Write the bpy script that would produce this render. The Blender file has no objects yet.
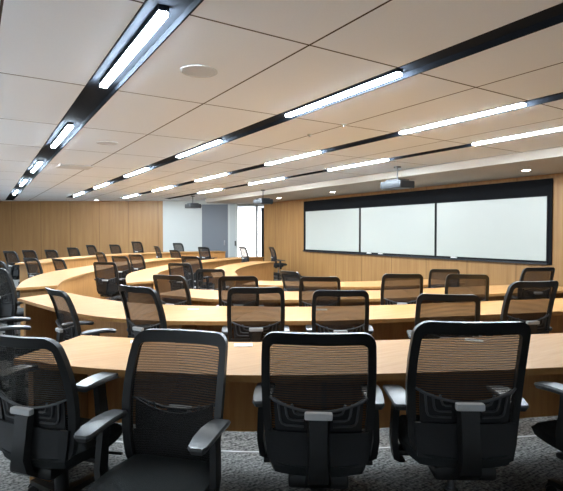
import bpy, bmesh, math, random
from mathutils import Vector, Matrix
random.seed(7)
scene = bpy.context.scene
C = scene.collection
# ------------------------------------------------------------------ camera
F = 489.0; W, H = 563, 491; CX, CY = 281.5, 245.5
EYE = 1.42; PITCH = math.atan(12.5 / F); YAW = math.radians(32.5)
cam = bpy.data.cameras.new('camera'); cam.sensor_width = 36; cam.sensor_fit = 'HORIZONTAL'
cam.lens = F / W * 36; cam.clip_start = .02; cam.clip_end = 200
cam_o = bpy.data.objects.new('camera', cam); C.objects.link(cam_o)
cam_o.location = (0, 0, EYE); cam_o.rotation_euler = (math.pi / 2 - PITCH, 0, -YAW)
scene.camera = cam_o

def ray_az(px): return YAW + math.atan((px - CX) / F)
def at_depth(px, z):
    u = (px - CX) / F
    return (z * (math.sin(YAW) + u * math.cos(YAW)), z * (math.cos(YAW) - u * math.sin(YAW)))
def proj_x(x, y):
    z = x * math.sin(YAW) + y * math.cos(YAW); r = x * math.cos(YAW) - y * math.sin(YAW)
    return CX + F * r / z, z
def plane_pt(px, py, zabs):          # point of the horizontal plane at zabs seen at that pixel
    z = (zabs - EYE) * F / (233.0 - py)
    return at_depth(px, z)

# ------------------------------------------------------------------ materials
def new_mat(name):
    m = bpy.data.materials.new(name); m.use_nodes = True
    nt = m.node_tree; b = nt.nodes['Principled BSDF']
    return m, nt, b
def col(c): return (c[0], c[1], c[2], 1)
def srgb(r, g, b):
    f = lambda c: (c / 12.92 if c <= .04045 else ((c + .055) / 1.055) ** 2.4)
    return (f(r / 255), f(g / 255), f(b / 255))
def plain(name, c, rough=.5, metal=0, noise=.06, scale=40, spec=.5, bump=0):
    m, nt, b = new_mat(name)
    tc = nt.nodes.new('ShaderNodeTexCoord'); n = nt.nodes.new('ShaderNodeTexNoise')
    n.inputs['Scale'].default_value = scale; n.inputs['Detail'].default_value = 3
    nt.links.new(tc.outputs['Object'], n.inputs['Vector'])
    r = nt.nodes.new('ShaderNodeMapRange')
    r.inputs['To Min'].default_value = 1 - noise; r.inputs['To Max'].default_value = 1 + noise
    nt.links.new(n.outputs['Fac'], r.inputs['Value'])
    mx = nt.nodes.new('ShaderNodeVectorMath'); mx.operation = 'SCALE'; mx.inputs[0].default_value = c
    nt.links.new(r.outputs['Result'], mx.inputs['Scale']); nt.links.new(mx.outputs[0], b.inputs['Base Color'])
    b.inputs['Roughness'].default_value = rough; b.inputs['Metallic'].default_value = metal
    b.inputs['Specular IOR Level'].default_value = spec
    if bump:
        bp = nt.nodes.new('ShaderNodeBump'); bp.inputs['Strength'].default_value = bump; bp.inputs['Distance'].default_value = .004
        nt.links.new(n.outputs['Fac'], bp.inputs['Height']); nt.links.new(bp.outputs[0], b.inputs['Normal'])
    return m
def wood(name, c1, c2, sc, rough=.4, seam=0, seam_dir=(0, 1, 0), spec=.4):
    """streaky veneer, stretched along the axis with the small scale; optional panel joints every `seam` metres"""
    m, nt, b = new_mat(name)
    tc = nt.nodes.new('ShaderNodeTexCoord'); mp = nt.nodes.new('ShaderNodeMapping'); mp.inputs['Scale'].default_value = sc
    nt.links.new(tc.outputs['Object'], mp.inputs['Vector'])
    n = nt.nodes.new('ShaderNodeTexNoise'); n.inputs['Scale'].default_value = 1; n.inputs['Detail'].default_value = 5; n.inputs['Roughness'].default_value = .6
    nt.links.new(mp.outputs[0], n.inputs['Vector'])
    cr = nt.nodes.new('ShaderNodeValToRGB'); cr.color_ramp.elements[0].position = .32; cr.color_ramp.elements[1].position = .68
    cr.color_ramp.elements[0].color = col(c1); cr.color_ramp.elements[1].color = col(c2)
    nt.links.new(n.outputs['Fac'], cr.inputs['Fac'])
    out = cr.outputs['Color']
    if seam:
        d = nt.nodes.new('ShaderNodeVectorMath'); d.operation = 'DOT_PRODUCT'; d.inputs[1].default_value = seam_dir
        nt.links.new(tc.outputs['Object'], d.inputs[0])
        dv = nt.nodes.new('ShaderNodeMath'); dv.operation = 'DIVIDE'; dv.inputs[1].default_value = seam; nt.links.new(d.outputs['Value'], dv.inputs[0])
        fr = nt.nodes.new('ShaderNodeMath'); fr.operation = 'FRACT'; nt.links.new(dv.outputs[0], fr.inputs[0])
        lt = nt.nodes.new('ShaderNodeMath'); lt.operation = 'LESS_THAN'; lt.inputs[1].default_value = .012; nt.links.new(fr.outputs[0], lt.inputs[0])
        mx = nt.nodes.new('ShaderNodeMix'); mx.data_type = 'RGBA'
        nt.links.new(lt.outputs[0], mx.inputs[0]); nt.links.new(out, mx.inputs[6]); mx.inputs[7].default_value = col([v * .45 for v in c1])
        out = mx.outputs[2]
    nt.links.new(out, b.inputs['Base Color']); b.inputs['Roughness'].default_value = rough; b.inputs['Specular IOR Level'].default_value = spec
    return m
def emit(name, c, s):
    m = bpy.data.materials.new(name); m.use_nodes = True; nt = m.node_tree
    nt.nodes.remove(nt.nodes['Principled BSDF']); e = nt.nodes.new('ShaderNodeEmission')
    e.inputs['Color'].default_value = col(c); e.inputs['Strength'].default_value = s
    nt.links.new(e.outputs[0], nt.nodes['Material Output'].inputs['Surface']); return m

M = {}
M['desk'] = wood('beech_laminate', srgb(166, 118, 66), srgb(178, 134, 82), (3, 40, 40), .55, spec=.2)
M['desk_edge'] = wood('beech_panel', srgb(152, 112, 70), srgb(166, 128, 82), (30, 30, 3), .45)
M['modesty'] = wood('oak_modesty', srgb(186, 128, 70), srgb(206, 150, 90), (30, 30, 2.5), .5)
M['wall_wood'] = wood('oak_wall', srgb(148, 106, 60), srgb(168, 126, 76), (14, 14, .7), .45, 1.2, (0, 1, 0))
M['far_wood'] = wood('oak_far_wall', srgb(148, 107, 63), srgb(165, 124, 76), (9, 9, .5), .45, 1.2, (1, 0, 0))
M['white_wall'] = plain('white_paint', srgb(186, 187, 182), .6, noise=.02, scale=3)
M['plain_wall'] = plain('pale_paint', srgb(232, 234, 236), .7, noise=.02, scale=3)
M['base_black'] = plain('black_skirting', (.012, .012, .013), .4)
M['soffit'] = plain('soffit_paint', srgb(182, 173, 161), .8, noise=.02, scale=2)
M['slot'] = plain('slot_dark', srgb(40, 44, 51), .9, noise=.05, spec=.1)
M['surround'] = plain('surround_black', srgb(16, 17, 20), .8, noise=.08, scale=4, spec=.15)
M['board'] = plain('whiteboard_enamel', srgb(186, 188, 180), .3, noise=.03, scale=1.5)
M['alu'] = plain('aluminium', (.6, .6, .62), .35, .9)
M['grey_door'] = plain('grey_door_paint', srgb(98, 102, 108), .5, noise=.03, scale=4)
M['pale_door'] = plain('pale_door_paint', srgb(170, 174, 172), .5, noise=.02, scale=4)
M['plastic'] = plain('black_plastic', (.0075, .0073, .0072), .40, noise=.15, scale=60)
M['shell'] = plain('dark_shell_plastic', (.009, .009, .01), .5, noise=.15, scale=60)
M['fabric'] = plain('black_seat_fabric', (.022, .024, .024), .9, noise=.5, scale=260, spec=.25, bump=.4)
M['pad'] = plain('grey_arm_pad', (.05, .05, .05), .32, noise=.06, scale=60)
M['rib'] = plain('lumbar_and_bar_highlight', (.06, .06, .062), .5)
M['tab'] = plain('silver_tab', (.5, .5, .5), .4, noise=.03)
M['chrome'] = plain('grey_metal', (.25, .25, .26), .3, .9)
M['proj'] = plain('projector_grey', srgb(28, 32, 36), .45)
M['lens'] = plain('lens_black', (.01, .01, .012), .12)
M['paper'] = plain('socket_white', srgb(240, 238, 232), .5, noise=.02)
M['light'] = emit('led_diffuser', (.765, .895, 1.0), 99)
M['spot'] = emit('downlight_glow', (1, .97, .92), 30)
M['nosing'] = plain('nosing_alu', (.35, .35, .35), .5, .3)

def ceiling_mat():
    m, nt, b = new_mat('ceiling_board')
    tc = nt.nodes.new('ShaderNodeTexCoord'); sp = nt.nodes.new('ShaderNodeSeparateXYZ'); nt.links.new(tc.outputs['Object'], sp.inputs[0])
    def line(sock, off, period, w):
        a = nt.nodes.new('ShaderNodeMath'); a.operation = 'SUBTRACT'; a.inputs[1].default_value = off - w / 2; nt.links.new(sock, a.inputs[0])
        f = nt.nodes.new('ShaderNodeMath'); f.operation = 'FLOORED_MODULO'; f.inputs[1].default_value = period; nt.links.new(a.outputs[0], f.inputs[0])
        l = nt.nodes.new('ShaderNodeMath'); l.operation = 'LESS_THAN'; l.inputs[1].default_value = w; nt.links.new(f.outputs[0], l.inputs[0]); return l.outputs[0]
    lx = line(sp.outputs['X'], 2.0, 1.83, .016); ly = line(sp.outputs['Y'], 2.78, 1.82, .016)
    mxm = nt.nodes.new('ShaderNodeMath'); mxm.operation = 'MAXIMUM'; nt.links.new(lx, mxm.inputs[0]); nt.links.new(ly, mxm.inputs[1])
    n = nt.nodes.new('ShaderNodeTexNoise'); n.inputs['Scale'].default_value = 90; n.inputs['Detail'].default_value = 4; nt.links.new(tc.outputs['Object'], n.inputs['Vector'])
    cr = nt.nodes.new('ShaderNodeValToRGB'); cr.color_ramp.elements[0].color = col(srgb(234, 239, 246)); cr.color_ramp.elements[1].color = col(srgb(241, 246, 252))
    nt.links.new(n.outputs['Fac'], cr.inputs['Fac'])
    mx = nt.nodes.new('ShaderNodeMix'); mx.data_type = 'RGBA'; nt.links.new(mxm.outputs[0], mx.inputs[0]); nt.links.new(cr.outputs[0], mx.inputs[6]); mx.inputs[7].default_value = col(srgb(74, 62, 56))
    nt.links.new(mx.outputs[2], b.inputs['Base Color']); b.inputs['Roughness'].default_value = .9; b.inputs['Specular IOR Level'].default_value = .2
    return m
M['ceiling'] = ceiling_mat()
def carpet_mat():
    m, nt, b = new_mat('grey_carpet')
    tc = nt.nodes.new('ShaderNodeTexCoord')
    mp = nt.nodes.new('ShaderNodeMapping'); mp.inputs['Scale'].default_value = (6, 46, 1); mp.inputs['Rotation'].default_value = (0, 0, .6); nt.links.new(tc.outputs['Object'], mp.inputs[0])
    n = nt.nodes.new('ShaderNodeTexNoise'); n.inputs['Scale'].default_value = 1.6; n.inputs['Detail'].default_value = 5; n.inputs['Roughness'].default_value = .75; nt.links.new(mp.outputs[0], n.inputs['Vector'])
    n2 = nt.nodes.new('ShaderNodeTexNoise'); n2.inputs['Scale'].default_value = 55; n2.inputs['Detail'].default_value = 3; nt.links.new(tc.outputs['Object'], n2.inputs['Vector'])
    ad = nt.nodes.new('ShaderNodeMath'); ad.operation = 'ADD'; nt.links.new(n.outputs['Fac'], ad.inputs[0]); nt.links.new(n2.outputs['Fac'], ad.inputs[1])
    cr = nt.nodes.new('ShaderNodeValToRGB'); cr.color_ramp.elements[0].position = .40; cr.color_ramp.elements[1].position = .62
    hf = nt.nodes.new('ShaderNodeMath'); hf.operation = 'MULTIPLY'; hf.inputs[1].default_value = .5; nt.links.new(ad.outputs[0], hf.inputs[0])
    cr.color_ramp.elements[0].color = col(srgb(50, 50, 49)); cr.color_ramp.elements[1].color = col(srgb(136, 135, 132)); nt.links.new(hf.outputs[0], cr.inputs['Fac'])
    nt.links.new(cr.outputs[0], b.inputs['Base Color']); b.inputs['Roughness'].default_value = .95; b.inputs['Specular IOR Level'].default_value = .1
    bp = nt.nodes.new('ShaderNodeBump'); bp.inputs['Strength'].default_value = .5; bp.inputs['Distance'].default_value = .004
    nt.links.new(n2.outputs['Fac'], bp.inputs['Height']); nt.links.new(bp.outputs[0], b.inputs['Normal'])
    return m
M['carpet'] = carpet_mat()
def mesh_mat():
    m, nt, b = new_mat('black_net')
    b.inputs['Base Color'].default_value = (.028, .027, .027, 1); b.inputs['Roughness'].default_value = .8; b.inputs['Specular IOR Level'].default_value = .2
    tc = nt.nodes.new('ShaderNodeTexCoord')
    w = nt.nodes.new('ShaderNodeTexWave'); w.bands_direction = 'Z'; w.inputs['Scale'].default_value = 29; w.inputs['Distortion'].default_value = 1.6
    w.inputs['Detail'].default_value = 1; w.inputs['Detail Scale'].default_value = .35
    nt.links.new(tc.outputs['Object'], w.inputs['Vector'])
    r = nt.nodes.new('ShaderNodeMapRange'); r.inputs['From Min'].default_value = .25; r.inputs['From Max'].default_value = .75
    r.inputs['To Min'].default_value = .11; r.inputs['To Max'].default_value = .28; nt.links.new(w.outputs['Fac'], r.inputs['Value'])
    t = nt.nodes.new('ShaderNodeBsdfTransparent'); t.inputs[0].default_value = (1, .9, .82, 1); mx = nt.nodes.new('ShaderNodeMixShader')
    nt.links.new(r.outputs[0], mx.inputs[0]); nt.links.new(b.outputs[0], mx.inputs[1]); nt.links.new(t.outputs[0], mx.inputs[2])
    nt.links.new(mx.outputs[0], nt.nodes['Material Output'].inputs['Surface']); return m
M['net'] = mesh_mat()
def glass_mat():
    m, nt, b = new_mat('window_glass')
    t = nt.nodes.new('ShaderNodeBsdfTransparent'); g = nt.nodes.new('ShaderNodeBsdfGlossy'); g.inputs['Roughness'].default_value = .05
    fr = nt.nodes.new('ShaderNodeFresnel'); mx = nt.nodes.new('ShaderNodeMixShader'); nt.links.new(fr.outputs[0], mx.inputs[0])
    nt.links.new(t.outputs[0], mx.inputs[1]); nt.links.new(g.outputs[0], mx.inputs[2]); nt.links.new(mx.outputs[0], nt.nodes['Material Output'].inputs['Surface']); return m
M['glass'] = glass_mat()

# ------------------------------------------------------------------ mesh helpers
class MB:
    def __init__(s): s.v = []; s.f = []
    def add(s, vs, fs):
        o = len(s.v); s.v += [tuple(v) for v in vs]; s.f += [[i + o for i in f] for f in fs]; return s
    def box(s, x0, x1, y0, y1, z0, z1, mat=None, bevel=0):
        if bevel:
            bm = bmesh.new(); bmesh.ops.create_cube(bm, size=1)
            for v in bm.verts: v.co = Vector(((x0 + x1) / 2 + v.co.x * (x1 - x0), (y0 + y1) / 2 + v.co.y * (y1 - y0), (z0 + z1) / 2 + v.co.z * (z1 - z0)))
            bmesh.ops.bevel(bm, geom=bm.edges[:], offset=bevel, segments=2, affect='EDGES', profile=.6)
            bm.verts.index_update(); vs = [v.co.copy() for v in bm.verts]; fs = [[v.index for v in f.verts] for f in bm.faces]; bm.free()
        else:
            vs = [Vector((x, y, z)) for z in (z0, z1) for x, y in ((x0, y0), (x1, y0), (x1, y1), (x0, y1))]
            fs = [[3, 2, 1, 0], [4, 5, 6, 7], [0, 1, 5, 4], [1, 2, 6, 5], [2, 3, 7, 6], [3, 0, 4, 7]]
        if mat: vs = [mat @ v for v in vs]
        return s.add(vs, fs)
    def prism(s, poly, z0, z1):
        a = sum(poly[i][0] * poly[(i + 1) % len(poly)][1] - poly[(i + 1) % len(poly)][0] * poly[i][1] for i in range(len(poly)))
        if a < 0: poly = poly[::-1]
        n = len(poly); vs = [(x, y, z0) for x, y in poly] + [(x, y, z1) for x, y in poly]
        return s.add(vs, [list(range(n))[::-1], list(range(n, 2 * n))] + [[i, (i + 1) % n, (i + 1) % n + n, i + n] for i in range(n)])
    def strip(s, A, B, z0, z1):           # band between two plan curves of equal length
        n = len(A); vs = []
        for z in (z0, z1): vs += [(x, y, z) for x, y in A] + [(x, y, z) for x, y in B]
        fs = []
        for i in range(n - 1):
            a, b, c, d = i, i + 1, n + i + 1, n + i; o = 2 * n
            fs += [[a + o, b + o, c + o, d + o], [d, c, b, a], [a, b, b + o, a + o], [c, d, d + o, c + o]]
        fs += [[0, 2 * n, 3 * n, n], [n - 1, 2 * n - 1, 4 * n - 1, 3 * n - 1]]
        return s.add(vs, fs)
    def tube(s, pts, r, seg=8, caps=True):
        pts = [Vector(p) for p in pts]; n = len(pts); R = r if isinstance(r, (list, tuple)) else [r] * n; vs = []; up = None
        for i, p in enumerate(pts):
            t = (pts[min(i + 1, n - 1)] - pts[max(i - 1, 0)]).normalized()
            if up is None: up = t.orthogonal().normalized()
            up = (up - t * up.dot(t)).normalized(); si = t.cross(up)
            vs += [p + (up * math.cos(2 * math.pi * k / seg) + si * math.sin(2 * math.pi * k / seg)) * R[i] for k in range(seg)]
        fs = [[i * seg + k, i * seg + (k + 1) % seg, (i + 1) * seg + (k + 1) % seg, (i + 1) * seg + k] for i in range(n - 1) for k in range(seg)]
        if caps: fs += [list(range(seg))[::-1], list(range((n - 1) * seg, n * seg))]
        return s.add(vs, fs)
    def lathe(s, prof, seg=20, c=(0, 0)):   # profile of (r, z)
        vs = [(c[0] + r * math.cos(2 * math.pi * k / seg), c[1] + r * math.sin(2 * math.pi * k / seg), z) for r, z in prof for k in range(seg)]
        fs = [[i * seg + k, i * seg + (k + 1) % seg, (i + 1) * seg + (k + 1) % seg, (i + 1) * seg + k] for i in range(len(prof) - 1) for k in range(seg)]
        fs += [list(range(seg))[::-1], list(range((len(prof) - 1) * seg, len(prof) * seg))]
        return s.add(vs, fs)
    def build(s, name, mat, parent=None, loc=(0, 0, 0), smooth=True):
        me = bpy.data.meshes.new(name); me.from_pydata(s.v, [], s.f); me.update()
        bm = bmesh.new(); bm.from_mesh(me); bmesh.ops.recalc_face_normals(bm, faces=bm.faces); bm.to_mesh(me); bm.free()
        if smooth:
            for p in me.polygons: p.use_smooth = True
            me.set_sharp_from_angle(angle=math.radians(38))
        me.materials.append(mat)
        o = bpy.data.objects.new(name, me); C.objects.link(o); o.parent = parent; o.location = loc; return o
def empty(name, label, cat, loc=(0, 0, 0), rotz=0, group=None):
    o = bpy.data.objects.new(name, None); o.empty_display_size = .1; C.objects.link(o); o.location = loc; o.rotation_euler = (0, 0, rotz)
    o['label'] = label; o['category'] = cat
    if group: o['group'] = group
    return o
def tag(o, label, cat, group=None):
    o['label'] = label; o['category'] = cat
    if group: o['group'] = group
    return o
def struct(o): o['kind'] = 'structure'; return o

def catmull(P, per=8):
    P = [Vector(p) for p in P]; Q = [P[0] * 2 - P[1]] + P + [P[-1] * 2 - P[-2]]; out = []
    for i in range(1, len(Q) - 2):
        a, b, c, d = Q[i - 1:i + 3]
        for k in range(per):
            t = k / per
            out.append(.5 * ((2 * b) + (c - a) * t + (2 * a - 5 * b + 4 * c - d) * t * t + (3 * b - 3 * c + d - a) * t ** 3))
    out.append(P[-1]); return out
def resample(P, n):
    L = [0]
    for a, b in zip(P, P[1:]): L.append(L[-1] + (b - a).length)
    out = []; j = 0
    for i in range(n):
        d = L[-1] * i / (n - 1)
        while j < len(P) - 2 and L[j + 1] < d: j += 1
        t = (d - L[j]) / max(1e-6, L[j + 1] - L[j]); out.append(P[j].lerp(P[j + 1], min(1, max(0, t))))
    return out
def curve(P, n=60): return resample(catmull(P), n)
def offset(P, d):                       # d > 0: to the left of travel
    out = []
    for i, p in enumerate(P):
        t = (P[min(i + 1, len(P) - 1)] - P[max(i - 1, 0)]).normalized(); out.append(p + Vector((-t.y, t.x)) * d)
    return out
def sc(P, k): return [(x * k, y * k) for x, y in P]

# ------------------------------------------------------------------ plan of the rows (all lists start at the cross aisle and run out to the wing)
TA, TB, TC = 0.0, -.10, -.17            # floor heights of the tiers
DESK_H = .74
r1O = curve([(.19, 3.0), (.43, 2.67), (.68, 2.41), (1.09, 2.06), (1.73, 1.69), (2.53, 1.31), (3.6, .86), (4.7, .42)])
r1I = curve([(.62, 3.45), (.87, 3.19), (1.41, 2.70), (2.24, 2.24), (3.23, 1.83), (4.1, 1.47), (5.0, 1.08)])
k = 1.068
r2O = curve(sc([(.44, 6.20), (.63, 5.38), (.8, 4.76), (1.05, 4.27), (1.46, 3.86), (2.3, 3.33), (2.86, 3.06), (3.82, 2.71), (5.0, 2.32), (6, 2.0)], k))
r2I = curve(sc([(.98, 6.55), (1.15, 5.87), (1.4, 5.2), (1.75, 4.75), (2.18, 4.38), (2.74, 3.98), (3.5, 3.62), (4.6, 3.25), (6.2, 2.72)], k))
k = 1.09
r3O = curve(sc([(1.98, 6.1), (2.22, 5.61), (2.48, 5.22), (3.08, 4.77), (3.96, 4.31), (5.03, 4.0), (6.4, 3.62), (7.2, 3.4)], k))
r3I = curve(sc([(2.52, 6.5), (2.9, 6.0), (3.56, 5.46), (4.51, 4.97), (5.73, 4.63), (7.3, 4.25)], k))
k = 1.02
r4O = curve(sc([(3.72, 7.02), (4.4, 6.25), (5.18, 5.68), (6.0, 5.42), (6.95, 5.22)], k))
r4I = curve(sc([(4.25, 7.42), (4.8, 6.9), (5.45, 6.46), (6.1, 6.22), (7.05, 5.98)], k))
k = 1.068
rBO = curve(sc([(.51, 7.36), (.71, 8.54), (1.15, 9.84), (1.73, 10.81), (2.38, 11.7), (3.3, 12.8), (4.1, 13.5), (4.9, 14.05)], k))
rBI = curve(sc([(1.02, 7.42), (1.24, 8.24), (1.62, 9.09), (2.16, 10.1), (2.85, 11.15), (3.72, 12.2), (4.5, 12.95), (5.25, 13.5)], k))
k = 1.09
rCO = curve(sc([(2.06, 7.75), (2.3, 8.7), (2.62, 9.6), (3.19, 10.51), (3.78, 11.28), (4.55, 12.16), (5.6, 13.1), (6.9, 13.95), (7.9, 14.4)], k))
rCI = curve(sc([(2.58, 7.8), (2.8, 8.6), (3.28, 9.7), (4.14, 10.85), (4.9, 11.7), (5.9, 12.55), (7.1, 13.3), (8.1, 13.75)], k))
k = 1.05
rDO = curve(sc([(3.75, 8.2), (4.2, 9.3), (4.75, 10.3), (5.4, 11.1), (6.1, 11.75), (6.95, 12.35)], k))
rDI = curve(sc([(4.3, 8.3), (4.7, 9.2), (5.2, 9.95), (5.85, 10.7), (6.5, 11.25), (7.3, 11.8)], k))
rAO = curve([(.85, 12.5), (1.62, 14.0), (2.4, 15.0), (3.7, 16.2), (5.1, 16.85), (6.6, 17.1), (8.0, 17.1)])
rAI = curve([(1.35, 12.27), (2.15, 13.7), (2.93, 14.6), (4.1, 15.6), (5.3, 16.15), (6.6, 16.4), (8.0, 16.4)])

# ------------------------------------------------------------------ floor and tiers
def V2(P): return [(p.x, p.y) for p in P]
mb = MB(); mb.box(-1.6, 15, -3.1, 26, TC - .2, TC)
edgeB = V2(offset(r2I, .10))[::-1] + V2(offset(rBI, -.10))
edgeA = V2(offset(r1I, .09))[::-1] + [(.1, 4.1), (-.35, 5.2), (-.45, 7.5), (-.2, 9.6), (.5, 11.4)] + V2(offset(rAI, -.09))
plateB = [(9.6, 2.3)] + edgeB + [(6.0, 22.5), (-1.55, 25), (-1.55, -3.05), (9.6, -3.05)]
plateA = [(9.6, -.8)] + edgeA + [(8.3, 16.6), (8.3, 22), (-1.55, 25), (-1.55, -3.05), (9.6, -3.05)]
struct(mb.build('floor', M['carpet'], smooth=False))
struct(MB().prism(plateB, TC - .02, TB).build('floor_tier', M['carpet'], smooth=False))
struct(MB().prism(plateA, TC - .02, TA).build('floor_tier', M['carpet'], smooth=False))
for i, (P, z) in enumerate(((offset(r1I, .09), TA), (offset(r2I, .10), TB), (offset(rBI, -.10), TB), (offset(rAI, -.09), TA))):
    sgn = 1 if i < 2 else -1
    struct(MB().strip(V2(P), V2(offset(P, sgn * .02)), z - .05, z + .004).build('trim_%d' % (i + 1), M['nosing'], smooth=False))

# ------------------------------------------------------------------ walls
CEIL = EYE + 1.30; SOFF = EYE + 1.16; WX = 9.67
def wall_line(name, p, q, z0, z1, mat, th=.12):
    """wall slab whose local x runs along the wall"""
    p, q = Vector(p), Vector(q); L = (q - p).length; a = math.atan2(q.y - p.y, q.x - p.x)
    o = MB().box(0, L, 0, th, 0, z1 - z0).build(name, mat, smooth=False); o.location = (p.x, p.y, z0); o.rotation_euler = (0, 0, a); return o
FW0 = 16.45                              # far end of the front wall
struct(MB().box(WX, WX + .15, -3, FW0, TC, CEIL).build('wall_front', M['wall_wood'], smooth=False))
struct(MB().box(WX - .015, WX, -3, FW0, TC, TC + .11).build('baseboard_front', M['base_black'], smooth=False))
struct(MB().box(-1.6, -1.5, -3, 25, TC, CEIL).build('wall_left', M['plain_wall'], smooth=False))
struct(MB().box(-1.6, 15, -3.1, -3, TC, CEIL).build('wall_back', M['plain_wall'], smooth=False))
PA = Vector((-1.55, 24.75)); P0 = Vector((6.6, 19.3)); Q0 = Vector((WX + .05, 16.6))
def on_far(px):                          # plan point of the far end wall seen at that column
    az = ray_az(px); d = Vector((math.sin(az), math.cos(az))); e = Q0 - P0
    t = (P0.x * d.y - P0.y * d.x) / (e.y * d.x - e.x * d.y); return P0 + e * t
struct(wall_line('wall_far', PA, P0, TC, CEIL, M['far_wood']))
e = (Q0 - P0).normalized(); nrm = Vector((-e.y, e.x))
if nrm.y < 0: nrm = -nrm
x202, x228, x224, x236, x263 = on_far(202), on_far(228), on_far(226.5), on_far(237), Q0
struct(wall_line('wall_far_right', P0, x202, TC, CEIL, M['white_wall']))
struct(wall_line('baseboard_far_right', P0 - nrm * .014, x202 - nrm * .014, TC, TC + .1, M['base_black'], .014))
def slab(name, p, q, z0, z1, mat, parent=None, th=.05, push=0):
    o = wall_line(name, p + nrm * push, q + nrm * push, z0, z1, mat, th); o.parent = parent; return o
# grey door leaf, then white pier and pale door, header above the bright opening
d1 = struct(slab('door_1', x202, x228, TC, CEIL - .16, M['grey_door'], th=.06))
L = (x228 - x202).length
MB().box(L - .16, L - .12, -.05, 0, 1.1, 1.3, bevel=.01).build('door_handle', M['chrome'], d1)
struct(slab('wall_header', x202, x236, CEIL - .16, CEIL, M['white_wall'], th=.12))
xa, xb = on_far(230), on_far(235.5)
struct(slab('wall_pier', x228, xa, TC, CEIL - .16, M['white_wall'], th=.12))
d2 = struct(slab('door_2', xa, xb, TC, CEIL - .16, M['pale_door'], th=.06))
MB().box(.2, .25, -.06, 0, 1.08, 1.28, bevel=.01).build('door_handle', M['base_black'], d2)
struct(slab('wall_opening_side', xb, x236, TC, CEIL - .16, M['white_wall'], th=.12))
struct(slab('wall_opening_header', x236, x263, CEIL - .07, CEIL, M['white_wall'], th=.12))
# bright lobby beyond the opening
D = 2.6
la, lb = x236 - e * .8, x263 + e * 1.6
struct(wall_line('wall_lobby_left', la + nrm * .12, la + nrm * D, TC, CEIL, M['white_wall']))
struct(wall_line('wall_lobby_right', lb + nrm * .0, lb + nrm * D, TC, CEIL, M['white_wall']))
struct(wall_line('wall_lobby_side', x263 + e * .15, lb, TC, CEIL, M['white_wall']))
wl = (lb - la).length
win = MB()
win.box(0, wl, 0, .1, 0, .35).box(0, wl, 0, .1, 2.8, CEIL - TC)
for t in (0, .30, .56, .80, .97): win.box(wl * t, wl * t + .08, 0, .1, .35, 2.8)
w1 = struct(win.build('window_1', M['white_wall'], smooth=False)); w1.location = (*(la + nrm * D), TC); w1.rotation_euler = (0, 0, math.atan2(e.y, e.x))
MB().box(.05, wl - .05, .04, .05, .35, 2.8).build('window_glass', M['glass'], w1, smooth=False)
# dark post and small sign box seen in the lobby
pp = on_far(259) + nrm * .9
post = MB().box(-.06, .06, -.06, .06, 0, 2.62, bevel=.01).box(-.09, .09, -.09, .09, 0, .05).build('lobby_post', M['proj']); post.location = (pp.x, pp.y, TC)
tag(post, 'slim grey post standing in the bright lobby doorway', 'post')

# ------------------------------------------------------------------ ceiling with recessed slots
SLOTS = [(.985, .28, 22.2), (2.98, .26, 19.4), (4.75, .24, 18.8), (6.25, .22, 18.1)]
SKEW = [.018, .008, .005, .006]          # the slots run very slightly off the room axis
def slot_x(i, y): return SLOTS[i][0] + SKEW[i] * (y - 2.8)
mb = MB(); Y0, Y1 = -3.1, 26
left = [(-1.6, Y0), (-1.6, Y1)]
for i, (cx, w, ye) in enumerate(SLOTS):
    mb.prism(left + [(slot_x(i, Y1) - w / 2, Y1), (slot_x(i, Y0) - w / 2, Y0)], CEIL, CEIL + .03)
    mb.prism([(slot_x(i, ye) - w / 2, ye), (slot_x(i, Y1) - w / 2, Y1), (slot_x(i, Y1) + w / 2, Y1), (slot_x(i, ye) + w / 2, ye)], CEIL, CEIL + .03)
    left = [(slot_x(i, Y0) + w / 2, Y0), (slot_x(i, Y1) + w / 2, Y1)]
mb.prism(left + [(15, Y1), (15, Y0)], CEIL, CEIL + .03)
struct(mb.build('ceiling', M['ceiling'], smooth=False))
for i, (cx, w, ye) in enumerate(SLOTS):
    def q(a, b, y0=Y0, y1=ye): return [(slot_x(i, y0) + a, y0), (slot_x(i, y1) + a, y1), (slot_x(i, y1) + b, y1), (slot_x(i, y0) + b, y0)]
    h = w / 2
    m = MB().prism(q(-h - .02, h + .02), CEIL + .045, CEIL + .06)
    m.prism(q(-h + .001, -h + .013), CEIL - .002, CEIL + .045).prism(q(h - .013, h - .001), CEIL - .002, CEIL + .045).prism(q(-h, h, ye - .013, ye - .001), CEIL + .001, CEIL + .045)
    struct(m.build('trim_%d' % (i + 5), M['slot'], smooth=False))
struct(MB().box(7.55, WX, -3, 17.2, SOFF, CEIL + .0).build('ceiling_soffit', M['soffit'], smooth=False))

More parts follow.
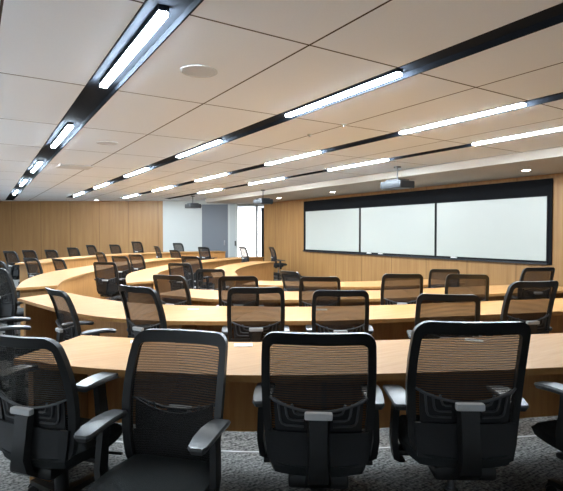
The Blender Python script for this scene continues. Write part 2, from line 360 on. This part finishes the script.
# linear lights
def light_proto():
    L = 1.70
    root = empty('linear_light', '', 'ceiling light', group='linear LED lights in the ceiling slots')
    MB().box(-.032, .032, -L / 2, L / 2, .012, .045).build('housing', M['slot'], root, smooth=False)
    MB().box(-.028, .028, -L / 2 + .005, L / 2 - .005, -.010, .012).build('diffuser', M['light'], root, smooth=False)
    return root
def copy_tree(o, parent=None):
    c = o.copy(); C.objects.link(c); c.parent = parent
    for ch in list(o.children): copy_tree(ch, c)
    return c
ORD = ['nearest one', 'second along', 'third along', 'fourth along', 'fifth along', 'sixth along']
SL = ['leftmost', 'second-from-left', 'third-from-left', 'rightmost']
lp = light_proto(); used = False
for i, (cx, w, ye) in enumerate(SLOTS):
    y0s = [2.84 + 3.58 * j for j in range(6)] if i == 0 else [2.88 + 3.46 * j for j in range(5)]
    for j, y0 in enumerate([None] + y0s):
        if y0 is None or y0 + 1.70 > ye: continue
        o = lp if not used else copy_tree(lp); used = True
        o.location = (slot_x(i, y0 + .85), y0 + .85, CEIL); o.rotation_euler = (0, 0, -math.atan(SKEW[i]))
        o['label'] = 'linear LED light, %s of the %s ceiling slot' % (ORD[j - 1], SL[i])
# downlights, speakers, hatch, sprinklers
def down_proto():
    r = empty('recessed_downlight', '', 'downlight', group='round downlights')
    MB().lathe([(.095, 0), (.1, -.008), (.075, -.012), (.07, 0)], 20).build('bezel', M['soffit'], r)
    MB().lathe([(.07, -.004), (.068, -.009)], 20).build('lamp_disc', M['spot'], r); return r
dp = down_proto(); first = True
for (x, y, z, lab) in [(8.65, 5.2, SOFF, 'round downlight in the soffit above the right-hand whiteboard'), (8.65, 8.05, SOFF, 'round downlight in the soffit behind the nearer projector'),
                       (8.65, 10.9, SOFF, 'round downlight in the soffit above the left-hand whiteboard'), (8.65, 13.75, SOFF, 'round downlight in the soffit beside the far projector'),
                       (4.2, 20.1, CEIL, 'round downlight in the ceiling close to the far wooden wall')]:
    o = dp if first else copy_tree(dp); first = False; o.location = (x, y, z); o['label'] = lab
def speaker(x, y, lab):
    r = empty('ceiling_speaker', lab, 'speaker', (x, y, CEIL), group='round ceiling speakers')
    MB().lathe([(.150, 0), (.150, -.006), (.135, -.008), (.135, 0)], 28).build('rim', SPK, r)
    MB().lathe([(.135, -.003), (.132, -.006)], 28).build('grille', SPK, r)
SPK = plain('speaker_grille', srgb(206, 207, 208), .8, noise=.15, scale=300)
speaker(1.57, 3.7, 'round pale speaker grille in the ceiling nearest the camera')
speaker(1.69, 7.34, 'round pale speaker grille in the ceiling further down the room')
r = empty('access_hatch', 'pale rectangular access hatch in the ceiling beyond the speakers', 'hatch', (1.75, 10.3, CEIL))
MB().box(-.3, .3, -.3, .3, -.012, 0).build('frame', SPK, r, smooth=False); MB().box(-.27, .27, -.27, .27, -.016, -.011).build('hatch_panel', SPK, r, smooth=False)
for (px, py, lab) in ((309.5, 135, 'small white sprinkler head between the second and third light slots'), (343.6, 125, 'small white sprinkler head beside the third light slot, nearer one')):
    p = plane_pt(px, py, CEIL)
    r = empty('sprinkler', lab, 'sprinkler', (*p, CEIL), group='ceiling sprinklers')
    MB().lathe([(.035, 0), (.03, -.008), (.012, -.012), (.012, -.03)], 14).build('escutcheon', M['board'], r)
    MB().lathe([(.02, -.03), (.02, -.034)], 12).tube([(.01, 0, -.01), (.012, 0, -.03)], .003, 6).build('deflector', M['alu'], r)

# projectors
def projector(px, py, lab, s=1):
    p = plane_pt(px, py, CEIL)
    r = empty('projector', lab, 'projector', (*p, CEIL), math.radians(-90), group='ceiling projectors')
    MB().tube([(0, 0, 0), (0, 0, -.26)], .012, 10).lathe([(.07, 0), (.07, -.02)], 16).build('mounting_pole', M['proj'], r)
    MB().box(-.17, .17, -.15, .15, -.285, -.255, bevel=.004).build('mounting_plate', M['proj'], r)
    b = MB().box(-.27, .27, -.2, .2, -.43, -.285, bevel=.025)
    for i in range(6): b.box(-.275, -.268, -.13 + .045 * i, -.11 + .045 * i, -.41, -.31)
    b.build('projector_body', M['proj'], r)
    ln = MB().lathe([(.075, 0), (.08, .03), (.065, .05), (.05, .03)], 20); ln.v = [(v[0] + .12, .2 + v[2], v[1] - .355) for v in ln.v]; ln.build('lens', M['lens'], r)
    MB().box(-.36, -.28, -.1, .1, -.40, -.30, bevel=.012).tube([(-.28, 0, -.27), (-.4, 0, -.27), (-.4, 0, -.42)], .012, 8).build('cable_arm', M['alu'], r)
projector(397, 167, 'dark grey projector hanging on a pole in front of the whiteboards')
projector(263, 190, 'dark projector on a pole near the lobby opening')
projector(193, 196, 'dark projector hanging before the white wall beside the grey door')

# ------------------------------------------------------------------ whiteboards
yb0, yb1, zb0, zb1 = 5.25, 13.72, EYE - .63, EYE + 1.075
s = empty('whiteboard_surround', 'long black surround panel behind the three whiteboards on the wooden wall', 'wall panel', (WX - .003, (yb0 + yb1) / 2, zb0))
hw = (yb1 - yb0) / 2
MB().box(-.03, 0, -hw, hw, 0, zb1 - zb0).build('backing_panel', M['surround'], s, smooth=False)
MB().box(-.10, -.03, -hw + .05, hw - .05, .0, .025).box(-.10, -.092, -hw + .05, hw - .05, .025, .04).build('pen_ledge', M['base_black'], s, smooth=False)
for (a, b, lab) in ((5.33, 8.05, 'right-hand whiteboard of three, blank, nearest the camera'), (8.09, 10.80, 'middle whiteboard of the three, blank and white'), (10.85, 13.58, 'left-hand whiteboard of three, blank, furthest along the wall')):
    r = empty('whiteboard', lab, 'whiteboard', (WX - .034, (a + b) / 2, EYE - .565), group='whiteboards on the front wall'); w = (b - a) / 2
    MB().box(-.02, 0, -w + .01, w - .01, .01, 1.29).build('writing_surface', M['board'], r, smooth=False)
    MB().box(-.026, 0, -w, -w + .012, 0, 1.30).box(-.026, 0, w - .012, w, 0, 1.30).box(-.026, 0, -w, w, 0, .012).box(-.026, 0, -w, w, 1.288, 1.30).build('board_frame', M['base_black'], r, smooth=False)
for (y, lab) in ((10.42, 'board eraser on the pen ledge under the middle board, further of two'), (9.96, 'board eraser on the pen ledge under the middle board, nearer of two'), (7.52, 'board eraser on the pen ledge under the right-hand board')):
    r = empty('board_eraser', lab, 'eraser', (WX - .068, y, zb0 + .027), group='board erasers')
    MB().box(-.025, .025, -.075, .075, .018, .045, bevel=.006).build('eraser_grip', M['paper'], r); MB().box(-.023, .023, -.072, .072, 0, .018).build('felt_pad', M['surround'], r, smooth=False)

# ------------------------------------------------------------------ desks
def desk(lab, O, I, tier, left, gap=.06, ends=(True, True)):
    """O: seat-side edge, I: front edge; left = +1 when the front lies to the left of travel"""
    zt = tier + DESK_H; s = left
    r = empty('curved_desk', lab, 'desk', (O[0].x, O[0].y, tier), group='curved rows of desks')
    def P(A): return [(p.x - O[0].x, p.y - O[0].y) for p in A]
    MB().strip(P(O), P(I), DESK_H - .035, DESK_H).build('desk_top', M['desk'], r, smooth=True)
    a, b = offset(I, -s * .05), offset(I, -s * .08)
    MB().strip(P(a), P(b), gap, DESK_H - .035).build('modesty_panel', M['modesty'], r, smooth=True)
    n = len(O)
    def cross(i, name, inset=0):
        o, q = Vector(P([O[i]])[0]), Vector(P([I[i]])[0]); d = q - o; t = Vector((-d.y, d.x)).normalized() * .015
        p0, p1 = o + d * (.06 + inset), q - d.normalized() * .085
        MB().prism([tuple(p0 - t), tuple(p1 - t), tuple(p1 + t), tuple(p0 + t)], 0, DESK_H - .035).build(name, M['desk_edge'], r, smooth=False)
    for i, on in ((1, ends[0]), (n - 2, ends[1])):
        if on: cross(i, 'end_panel')
    for f in (.33, .66): cross(int(n * f), 'support_panel', .45)
    return r
desk('long beech desk row nearest the camera, in front of the near black chairs', r1O, r1I, TA, 1, .21)
desk('beech desk row second from the camera, curving to a cut end by the aisle', r2O, r2I, TB, 1)
desk('beech desk row third from the camera, running toward the right wall', r3O, r3I, TC, 1)
desk('short beech desk row closest to the whiteboard wall', r4O, r4I, TC, 1)
desk('curved beech desk across the aisle with a flat wooden end panel', rBO, rBI, TB, -1)
desk('curved beech desk in the middle of the far wing, one row inside the aisle desk', rCO, rCI, TC, -1)
desk('innermost curved beech desk of the far wing, ending near the lobby', rDO, rDI, TC, -1)
desk('outermost beech desk along the far wooden wall', rAO, rAI, TA, -1)

def socket(px, py, tier, lab):
    x, y = plane_pt(px, py, tier + DESK_H)
    r = empty('desk_socket', lab, 'socket', (x, y, tier + DESK_H), -ray_az(px), group='power sockets in the desk tops')
    MB().box(-.055, .055, -.035, .035, 0, .004, bevel=.0015).build('socket_plate', M['paper'], r)
    MB().box(-.035, -.005, -.02, .02, .004, .006).box(.008, .038, -.02, .02, .004, .006).build('socket_outlet', M['alu'], r, smooth=False)
for px, py, t, lab in ((139, 342, TA, 'pale power socket on the nearest desk beside the chair facing the camera'), (243, 346, TA, 'pale power socket on the nearest desk between two chair backs'),
                       (475, 341, TA, 'pale power socket on the nearest desk seen through the rightmost large mesh back'), (362, 345, TA, 'pale power socket on the nearest desk behind the central mesh back'),
                       (193, 309.5, TB, 'pale power socket on the second desk row, left one'), (322, 310, TB, 'pale power socket on the second desk row behind a mesh back')):
    socket(px, py, t, lab)

# ------------------------------------------------------------------ office chair
BH, ZB, ZT = .29, .43, 1.03
def bp(u, v, dy=0):
    """point on the back: u half-width coordinate in metres (at full width .235), v 0..1 from bottom to top"""
    w = .213 + .10 * v - .085 * v * v
    x = u / .235 * w
    y = -.185 + .09 * v - .20 * v * v + .035 * (u / .235) ** 2
    return Vector((x, y + dy, ZB + (ZT - ZB) * v))
def rrect(hw, z0, z1, r, n=6, m=8):
    pts = []
    cs = [(hw - r, z1 - r, 0), (-hw + r, z1 - r, 90), (-hw + r, z0 + r, 180), (hw - r, z0 + r, 270)]
    for i, (cx, cz, a) in enumerate(cs):
        arc = [(cx + r * math.cos(math.radians(a + 90 * j / n)), cz + r * math.sin(math.radians(a + 90 * j / n))) for j in range(n + 1)]
        nx = cs[(i + 1) % 4]; q = (nx[0] + r * math.cos(math.radians(nx[2])), nx[1] + r * math.sin(math.radians(nx[2])))
        pts += arc + [(arc[-1][0] + (q[0] - arc[-1][0]) * j / m, arc[-1][1] + (q[1] - arc[-1][1]) * j / m) for j in range(1, m)]
    return pts
def grid(mb, u0, u1, v0f, v1f, nu, nv, dy, thick=0):
    vs = []; f0 = v0f if callable(v0f) else (lambda u: v0f); f1 = v1f if callable(v1f) else (lambda u: v1f)
    for d in ([dy, dy - thick] if thick else [dy]):
        for j in range(nv + 1):
            for i in range(nu + 1):
                u = u0 + (u1 - u0) * i / nu; vs.append(bp(u, f0(u) + (f1(u) - f0(u)) * j / nv, d))
    n = nu + 1; fs = [[j * n + i, j * n + i + 1, (j + 1) * n + i + 1, (j + 1) * n + i] for j in range(nv) for i in range(nu)]
    if thick:
        o = n * (nv + 1); fs += [[a + o for a in f][::-1] for f in fs]
        rim = [i for i in range(nu)] + [nu + n * j for j in range(nv)] + [nv * n + i for i in range(nu, 0, -1)] + [n * j for j in range(nv, 0, -1)]
        fs += [[a, b, b + o, a + o] for a, b in zip(rim, rim[1:] + rim[:1])]
    return mb.add(vs, fs)
def make_chair():
    root = empty('office_chair', '', 'chair', group='black mesh office chairs')
    hz = ZT - ZB
    # back frame: ring between outer and inner rounded rectangles
    A = rrect(.235, 0, hz, .055); B = rrect(.201, .03, hz - .052, .025); n = len(A); mb = MB(); vs = []
    for d in (.012, -.018): vs += [bp(x, z / hz, d) for x, z in A] + [bp(x, z / hz, d) for x, z in B]
    fs = []
    for i in range(n):
        j = (i + 1) % n
        fs += [[i, j, n + j, n + i], [2 * n + i, 3 * n + i, 3 * n + j, 2 * n + j], [i, 2 * n + i, 2 * n + j, j], [n + i, n + j, 3 * n + j, 3 * n + i]]
    bf = mb.add(vs, fs).build('backrest_frame', M['plastic'], root)
    grid(MB(), -.206, .206, .045, 1 - .045 / hz * 1.05, 12, 14, 0).build('mesh_back', M['net'], root)
    # lower shell, lumbar ribs, crossbar, spine, tab
    grid(MB(), -.215, .215, .02, lambda u: .27 - .25 * abs(u) ** 1.2 * .3, 14, 4, -.020, .014).build('lower_shell', M['shell'], root)
    ribs = []; lum2 = MB(); grid(lum2, -.185, .185, .24, lambda u: .50 - .10 * (1 - (abs(u) / .185) ** 2), 12, 6, -.008, .006)
    for sg in (-1, 1):
        for q in (0, 1, 2):
            o = .03 * q; x0, x1, v0, v1 = .062, .160 - o * .95, .255 + o * 1.4, .475
            pts = [bp(sg * x0, v0 + .05, -.022)] + [bp(sg * (x1 - .022), v0 + .05, -.022), bp(sg * (x1 - .006), v0 + .06, -.022), bp(sg * x1, v0 + .085, -.022)] + [bp(sg * (x1 + .006), v1 - .01, -.022)]
            ribs.append(MB().tube(pts, .0055, 6))
    lo = lum2.build('lumbar_support', M['shell'], root)
    for rb in ribs: rb.build('lumbar_rib', M['rib'], lo)
    cb = [bp(u, .505 - .085 * (1 - (abs(u) / .205) ** 2.0), -.030 if abs(u) < .19 else -.012) for u in [x * .205 / 8 for x in range(-8, 9)]]
    MB().tube(cb, [.005] + [.0065] * 15 + [.005], 8).build('crossbar', M['rib'], root)  # lighter grey than the black plastic: the bar's highlight is painted into its colour
    sp = MB()
    prof = [(.42, -.036, .050), (.34, -.048, .047), (.2, -.060, .045), (.05, -.070, .047), (-.06, -.045, .055), (-.14, .03, .06)]
    vs = []
    for v, dy, w in prof:
        p = bp(0, max(v, -.2), dy)
        vs += [Vector((-w, p.y + .012, p.z)), Vector((-w * .8, p.y - .018, p.z)), Vector((w * .8, p.y - .018, p.z)), Vector((w, p.y + .012, p.z))]
    fs = [[i * 4 + a, i * 4 + (a + 1) % 4, i * 4 + 4 + (a + 1) % 4, i * 4 + 4 + a] for i in range(len(prof) - 1) for a in range(4)] + [[0, 1, 2, 3], [20, 21, 22, 23]]
    sp.add(vs, fs).build('spine', M['plastic'], root)
    p = bp(0, .405, -.05); tb = MB().box(-.058, .058, p.y - .02, p.y + .012, p.z - .015, p.z + .015, bevel=.008).build('release_tab', M['tab'], root); tb['label'] = 'silver tab'
    # seat
    bm = bmesh.new(); bmesh.ops.create_grid(bm, x_segments=14, y_segments=14, size=1); vs = []; 
    top, bot = [], []
    N = 14
    for j in range(N + 1):
        for i in range(N + 1):
            a, b = -1 + 2 * i / N, -1 + 2 * j / N
            # squircle mapping
            X = a * math.sqrt(1 - .32 * b * b) ; Y = b * math.sqrt(1 - .28 * a * a)
            edge = max(abs(a), abs(b)); fall = max(0, edge - .72) / .28
            z = .475 - .028 * fall ** 2 + .012 * (abs(a) ** 2) - .018 * max(0, b) ** 3
            top.append(Vector((X * .236, .03 + Y * .255, z)))
            bot.append(Vector((X * .225, .03 + Y * .238, .405 + .0 * fall)))
    bm.free(); n = N + 1; fs = [[j * n + i, j * n + i + 1, (j + 1) * n + i + 1, (j + 1) * n + i] for j in range(N) for i in range(N)]
    o = n * n; fs2 = [[a + o for a in f][::-1] for f in fs]
    rim = [i for i in range(N)] + [N + n * j for j in range(N)] + [N * n + i for i in range(N, 0, -1)] + [n * j for j in range(N, 0, -1)]
    MB().add(top + bot, fs + fs2 + [[a, b, b + o, a + o] for a, b in zip(rim, rim[1:] + rim[:1])]).build('seat', M['fabric'], root)
    MB().box(-.13, .13, -.20, .14, .345, .405, bevel=.02).box(-.25, .25, -.035, .045, .375, .40, bevel=.008).tube([(.12, .08, .37), (.29, .10, .375)], .008, 8).build('tilt_mechanism', M['plastic'], root)
    # armrests
    for sg in (-1, 1):
        ar = MB(); pr = [(.225, -.0, .385, .034), (.252, -.005, .40, .034), (.264, -.01, .48, .032), (.260, -.02, .60, .028), (.252, -.02, .685, .028)]
        vs = []
        for x, y, z, w in pr:
            for dx, dy in ((-.014, -w), (.014, -w), (.014, w), (-.014, w)): vs.append(Vector((sg * (x + dx), y + dy, z)))
        fs = [[i * 4 + a, i * 4 + (a + 1) % 4, i * 4 + 4 + (a + 1) % 4, i * 4 + 4 + a] for i in range(4) for a in range(4)] + [[0, 1, 2, 3], [16, 17, 18, 19]]
        a = ar.add(vs, fs).build('armrest', M['plastic'], root)
        pd = MB(); out = []
        L = [(-.14, .026), (-.13, .036), (-.08, .040), (0, .043), (.08, .042), (.135, .036), (.15, .024)]
        top = [(sg * .248 + w, y) for y, w in L] + [(sg * .248 - w, y) for y, w in L[::-1]]
        def zz(y): return .698 - .012 * max(0, y / .13) ** 2 - .010 * max(0, -y / .13) ** 2
        c = len(top); vs = [Vector((x, y, zz(y))) for x, y in top] + [Vector((x + (x - sg * .248) * .10, y * 1.03, zz(y) - .010)) for x, y in top] + [Vector((sg * .248 + (x - sg * .248) * .85, y * .97, zz(y) - .028)) for x, y in top]
        h = c // 2
        fs = [[i, i + 1, c - 2 - i, c - 1 - i] for i in range(h - 1)] + [[2 * c + i, 2 * c + c - 1 - i, 2 * c + c - 2 - i, 2 * c + i + 1] for i in range(h - 1)]
        for l in (0, 1): fs += [[l * c + i, l * c + (i + 1) % c, (l + 1) * c + (i + 1) % c, (l + 1) * c + i] for i in range(c)]
        pd.add(vs, fs).build('arm_pad', M['pad'], a)['label'] = 'grey arm pad'
    # gas lift + star base
    MB().lathe([(.028, .09), (.028, .22), (.018, .222), (.018, .36)], 14).build('gas_lift', M['chrome'], root)
    base = MB().lathe([(.0, .075), (.05, .075), (.05, .105), (.035, .115), (.033, .25), (.0, .25)], 16)
    for i in range(5):
        a = math.radians(72 * i + 90); Rm = Matrix.Rotation(a, 4, 'Z')
        vs = [Rm @ Vector(p) for p in ((.03, -.028, .075), (.03, .028, .075), (.03, .028, .112), (.03, -.028, .112), (.30, -.017, .062), (.30, .017, .062), (.30, .017, .082), (.30, -.017, .082))]
        base.add(vs, [[0, 1, 5, 4], [1, 2, 6, 5], [2, 3, 7, 6], [3, 0, 4, 7], [4, 5, 6, 7], [0, 3, 2, 1]])
    bo = base.build('star_base', M['plastic'], root)
    for i in range(5):
        a = math.radians(72 * i + 90); Rm = Matrix.Translation((.295 * math.cos(a), .295 * math.sin(a), 0)) @ Matrix.Rotation(a + .9, 4, 'Z')
        c = MB()
        for sx in (-1, 1):
            w = MB().lathe([(.0, 0), (.024, 0), (.028, .004), (.028, .014), (.024, .018), (.0, .018)], 14)
            c.add([Rm @ Vector((v[0], v[2] * sx + .004 * sx, v[1] + .028)) for v in w.v], w.f)
        c.add([Rm @ Vector(p) for p in ((-.03, -.012, .045), (.03, -.012, .045), (.03, .012, .045), (-.03, .012, .045), (-.018, -.01, .064), (.018, -.01, .064), (.018, .01, .064), (-.018, .01, .064))],
              [[0, 3, 2, 1], [4, 5, 6, 7], [0, 1, 5, 4], [1, 2, 6, 5], [2, 3, 7, 6], [3, 0, 4, 7]])
        c.build('caster', M['plastic'], bo)
    return root
proto = make_chair(); state = {'first': True}
FIXED = ('star_base', 'armrest')
def place_chair(x, y, tier, az, lab, ytop=None, zdepth=None, lim=.09, group='black mesh office chairs', raise_by=None, arms=0):
    """x, y: plan position of the back; az: facing, degrees clockwise from +Y"""
    a = math.radians(az); f = Vector((math.sin(a), math.cos(a)))
    o = proto if state['first'] else copy_tree(proto); state['first'] = False
    o.location = (x + f.x * .26, y + f.y * .26, tier); o.rotation_euler = (0, 0, -a)
    o['label'] = lab; o['group'] = group
    lift = raise_by or 0
    if ytop is not None:
        z = zdepth if zdepth else proj_x(x, y)[1]
        want = EYE - (ytop - 233) * z / F - tier
        lift = max(-lim, min(lim, want - ZT))
    for ch in o.children:
        ch.location.z = lift if ch.name.split('.')[0] not in FIXED else (arms if ch.name.startswith('armrest') else 0)
    return o
def pc(px, ytop, z, tier, az, lab, **k):
    x, y = at_depth(px, z); return place_chair(x, y, tier, az, lab, ytop, z, **k)
G1 = 'large black chairs at the nearest desk'
pc(15, 335, 2.20, TA, 52, 'black mesh chair by the cut desk end, turned away toward the right, silver tab showing', group=G1, arms=.03)
pc(181, 332, 2.28, TA, 226, 'black mesh chair turned round to face the camera with its grey seat in view', group=G1, arms=-.075)
pc(319, 332, 1.98, TA, 36, 'black mesh chair seen squarely from behind at the centre of the nearest desk', group=G1)
pc(474, 321, 1.95, TA, 34, 'black mesh chair seen from behind, taller one on the right of the nearest desk', group=G1)
pc(664, 330, 2.1, TA, 14, 'black chair cut off by the right picture edge, only its arm and base showing', group=G1)
G2 = 'black chairs at the second desk row'
pc(55, 289, 4.15, TB, 80, 'black mesh chair alone at the curved aisle end of the second desk row', group=G2)
pc(135, 286, 3.98, TB, 68, 'black mesh chair at the second row, just above the chair facing the camera', group=G2)
pc(256, 287, 4.0, TB, 29, 'black mesh chair at the second row, left of centre with silver tab', group=G2)
pc(341, 290, 4.05, TB, 36, 'black mesh chair at the second row, behind the central near chair', group=G2)
pc(449, 294, 3.75, TB, 44, 'black mesh chair at the second row, behind the tall near chair on the right', group=G2)
pc(536, 281, 4.1, TB, 20, 'black mesh chair at the second row, angled left at the right side', group=G2)
G3 = 'black chairs at the third desk row'
pc(168, 275, 5.7, TC, 58, 'black mesh chair at the aisle end of the third row', group=G3)
pc(238, 276, 5.75, TC, 33, 'black mesh chair at the third row, second from the aisle end', group=G3)
pc(320, 276.5, 5.6, TC, 35, 'black mesh chair at the third row, directly beyond the central second-row chair', group=G3)
pc(403, 273, 5.65, TC, 38, 'black mesh chair at the third row, below the middle whiteboard', group=G3)
pc(468, 272.5, 5.6, TC, 46, 'black mesh chair at the third row, below the right-hand whiteboard', group=G3)
pc(540, 265.5, 6.7, TC, 26, 'black mesh chair at the third row, last one on the right, angled left', group=G3)
G4 = 'black chairs at the front desk row'
pc(289, 271, 7.6, TC, 84, 'black mesh chair seen almost edge-on at the left end of the front row', group=G4)
pc(445, 269, 7.85, TC, 42, 'black mesh chair at the front row, right side, against the wooden wall below the boards', group=G4)

def on_ring(Cv, px, off, side):
    P = offset(Cv, side * off); best = None
    for i in range(len(P)):
        x, z = proj_x(P[i].x, P[i].y); d = abs(x - px)
        if best is None or d < best[0]: best = (d, i)
    i = best[1]; p = P[i]
    # slide between neighbours to hit the column
    for j in (i - 1, i + 1):
        if 0 <= j < len(P):
            xa, xb = proj_x(P[i].x, P[i].y)[0], proj_x(P[j].x, P[j].y)[0]
            if (xa - px) * (xb - px) < 0: p = P[i].lerp(P[j], (px - xa) / (xb - xa)); break
    t = (Cv[min(i + 1, len(Cv) - 1)] - Cv[max(i - 1, 0)]).normalized(); nn = Vector((t.y, -t.x))
    return p, math.degrees(math.atan2(nn.x, nn.y))
def rc(Cv, px, ytop, tier, lab, off=.30, turn=0, **k):
    p, az = on_ring(Cv, px, off, 1); place_chair(p.x, p.y, tier, az + turn, lab, ytop, **k)
chairA = curve([(.35, 9.9), (.62, 11.2), (.95, 12.5), (1.62, 14.0), (2.4, 15.0), (3.7, 16.2), (5.1, 16.85), (6.6, 17.1)])
GA = 'black chairs along the far wooden wall'
for px, yt, lab in ((9, 251, 'at the left picture edge'), (28, 250, 'second along from the left picture edge'), (50, 249.7, 'third along, behind the aisle desk'), (72, 247.5, 'fourth along, above the curved desk'),
                    (90, 245, 'fifth along'), (114, 244.5, 'sixth along'), (136, 241.5, 'seventh along, nearest the white wall'), (179, 243, 'alone against the white wall')):
    p, az = on_ring(chairA, px, .42, 1); place_chair(p.x, p.y, TA, 62 + (px % 7) * 2 - 6, 'small black chair by the far wooden wall, ' + lab if px != 179 else 'small black chair in front of the white wall, alone', yt, group=GA, lim=.13)
GB = 'black chairs behind the aisle desk'
chairB = curve(V2(rBO)[::6] + [V2(rBO)[-1]])
for px, yt, lab in ((57, 258.6, 'black chair just behind the curved aisle desk, below the far row'), (99, 252, 'black chair behind the aisle desk, partly hidden by larger chairs'),
                    (156, 246, 'black chair at the far wing standing clear just before the white wall'),
                    (30, 258, 'black chair left of the aisle desk end, its back toward the camera')):
    rc(rBO, px, yt, TB, lab, group=GB, turn=-55, off=.36)
pc(174, 250, 15.9, TB, 70, 'slim black chair in the far wing beside the white wall chair', group=GB)
pc(-5, 258, 7.1, TB, 66, 'black chair at the left edge beside the aisle desk, further one', group=GB)
pc(203, 247, 16.4, TB, 65, 'black chair in front of the grey door', group=GB)
pc(-6, 268, 5.9, TB, 60, 'black chair cut by the left edge, arms showing beside the aisle desk end', group=GB)
pc(-22, 285, 4.4, TB, 95, 'black chair cut by the left edge, only its grey arm pads showing', group=GB)
GC = 'black chairs in the middle of the far wing'
for px, yt, lab in ((104, 262, 'large black chair in the far wing with its back turned, beside the curved panel'), (119, 256, 'black chair just behind the large one in the far wing'), (135, 254.5, 'black chair third in the far wing, behind the pale desk')):
    rc(rCO, px, yt, TC, lab, group=GC, turn=-65, off=.4)
p = at_depth(242, 15.0); place_chair(*p, TC, 92, 'black chair seen edge-on in front of the bright lobby opening', 243.5, group=GC, lim=.14)
GD = 'black chairs at the innermost far desk'
pc(190, 256, 9.9, TC, 60, 'tall black chair in the dark cluster inside the far wing', group=GD)
pc(179, 263, 9.0, TC, 48, 'low black chair at the near side of the dark cluster in the far wing', group=GD)
pc(210, 269, 7.9, TC, 30, 'black chair before the innermost far desk, right of the dark cluster', group=GD)
p = at_depth(271, 16.3); place_chair(*p, TC, 104, 'black chair standing against the wooden wall past the innermost desk end', 245, group='black chairs by the wooden wall', lim=.1)

# ------------------------------------------------------------------ light, world, view
w = bpy.data.worlds.new('world'); scene.world = w; w.use_nodes = True
bg = w.node_tree.nodes['Background']; bg.inputs['Color'].default_value = (.93, .97, 1, 1); bg.inputs['Strength'].default_value = 2.2
scene.view_settings.view_transform = 'Standard'; scene.view_settings.look = 'None'; scene.view_settings.exposure = 1.4; scene.view_settings.gamma = 1.0
try:
    scene.cycles.use_denoising = True; scene.cycles.max_bounces = 10; scene.cycles.diffuse_bounces = 6; scene.cycles.transparent_max_bounces = 24
    scene.cycles.sample_clamp_indirect = 4
except Exception: pass
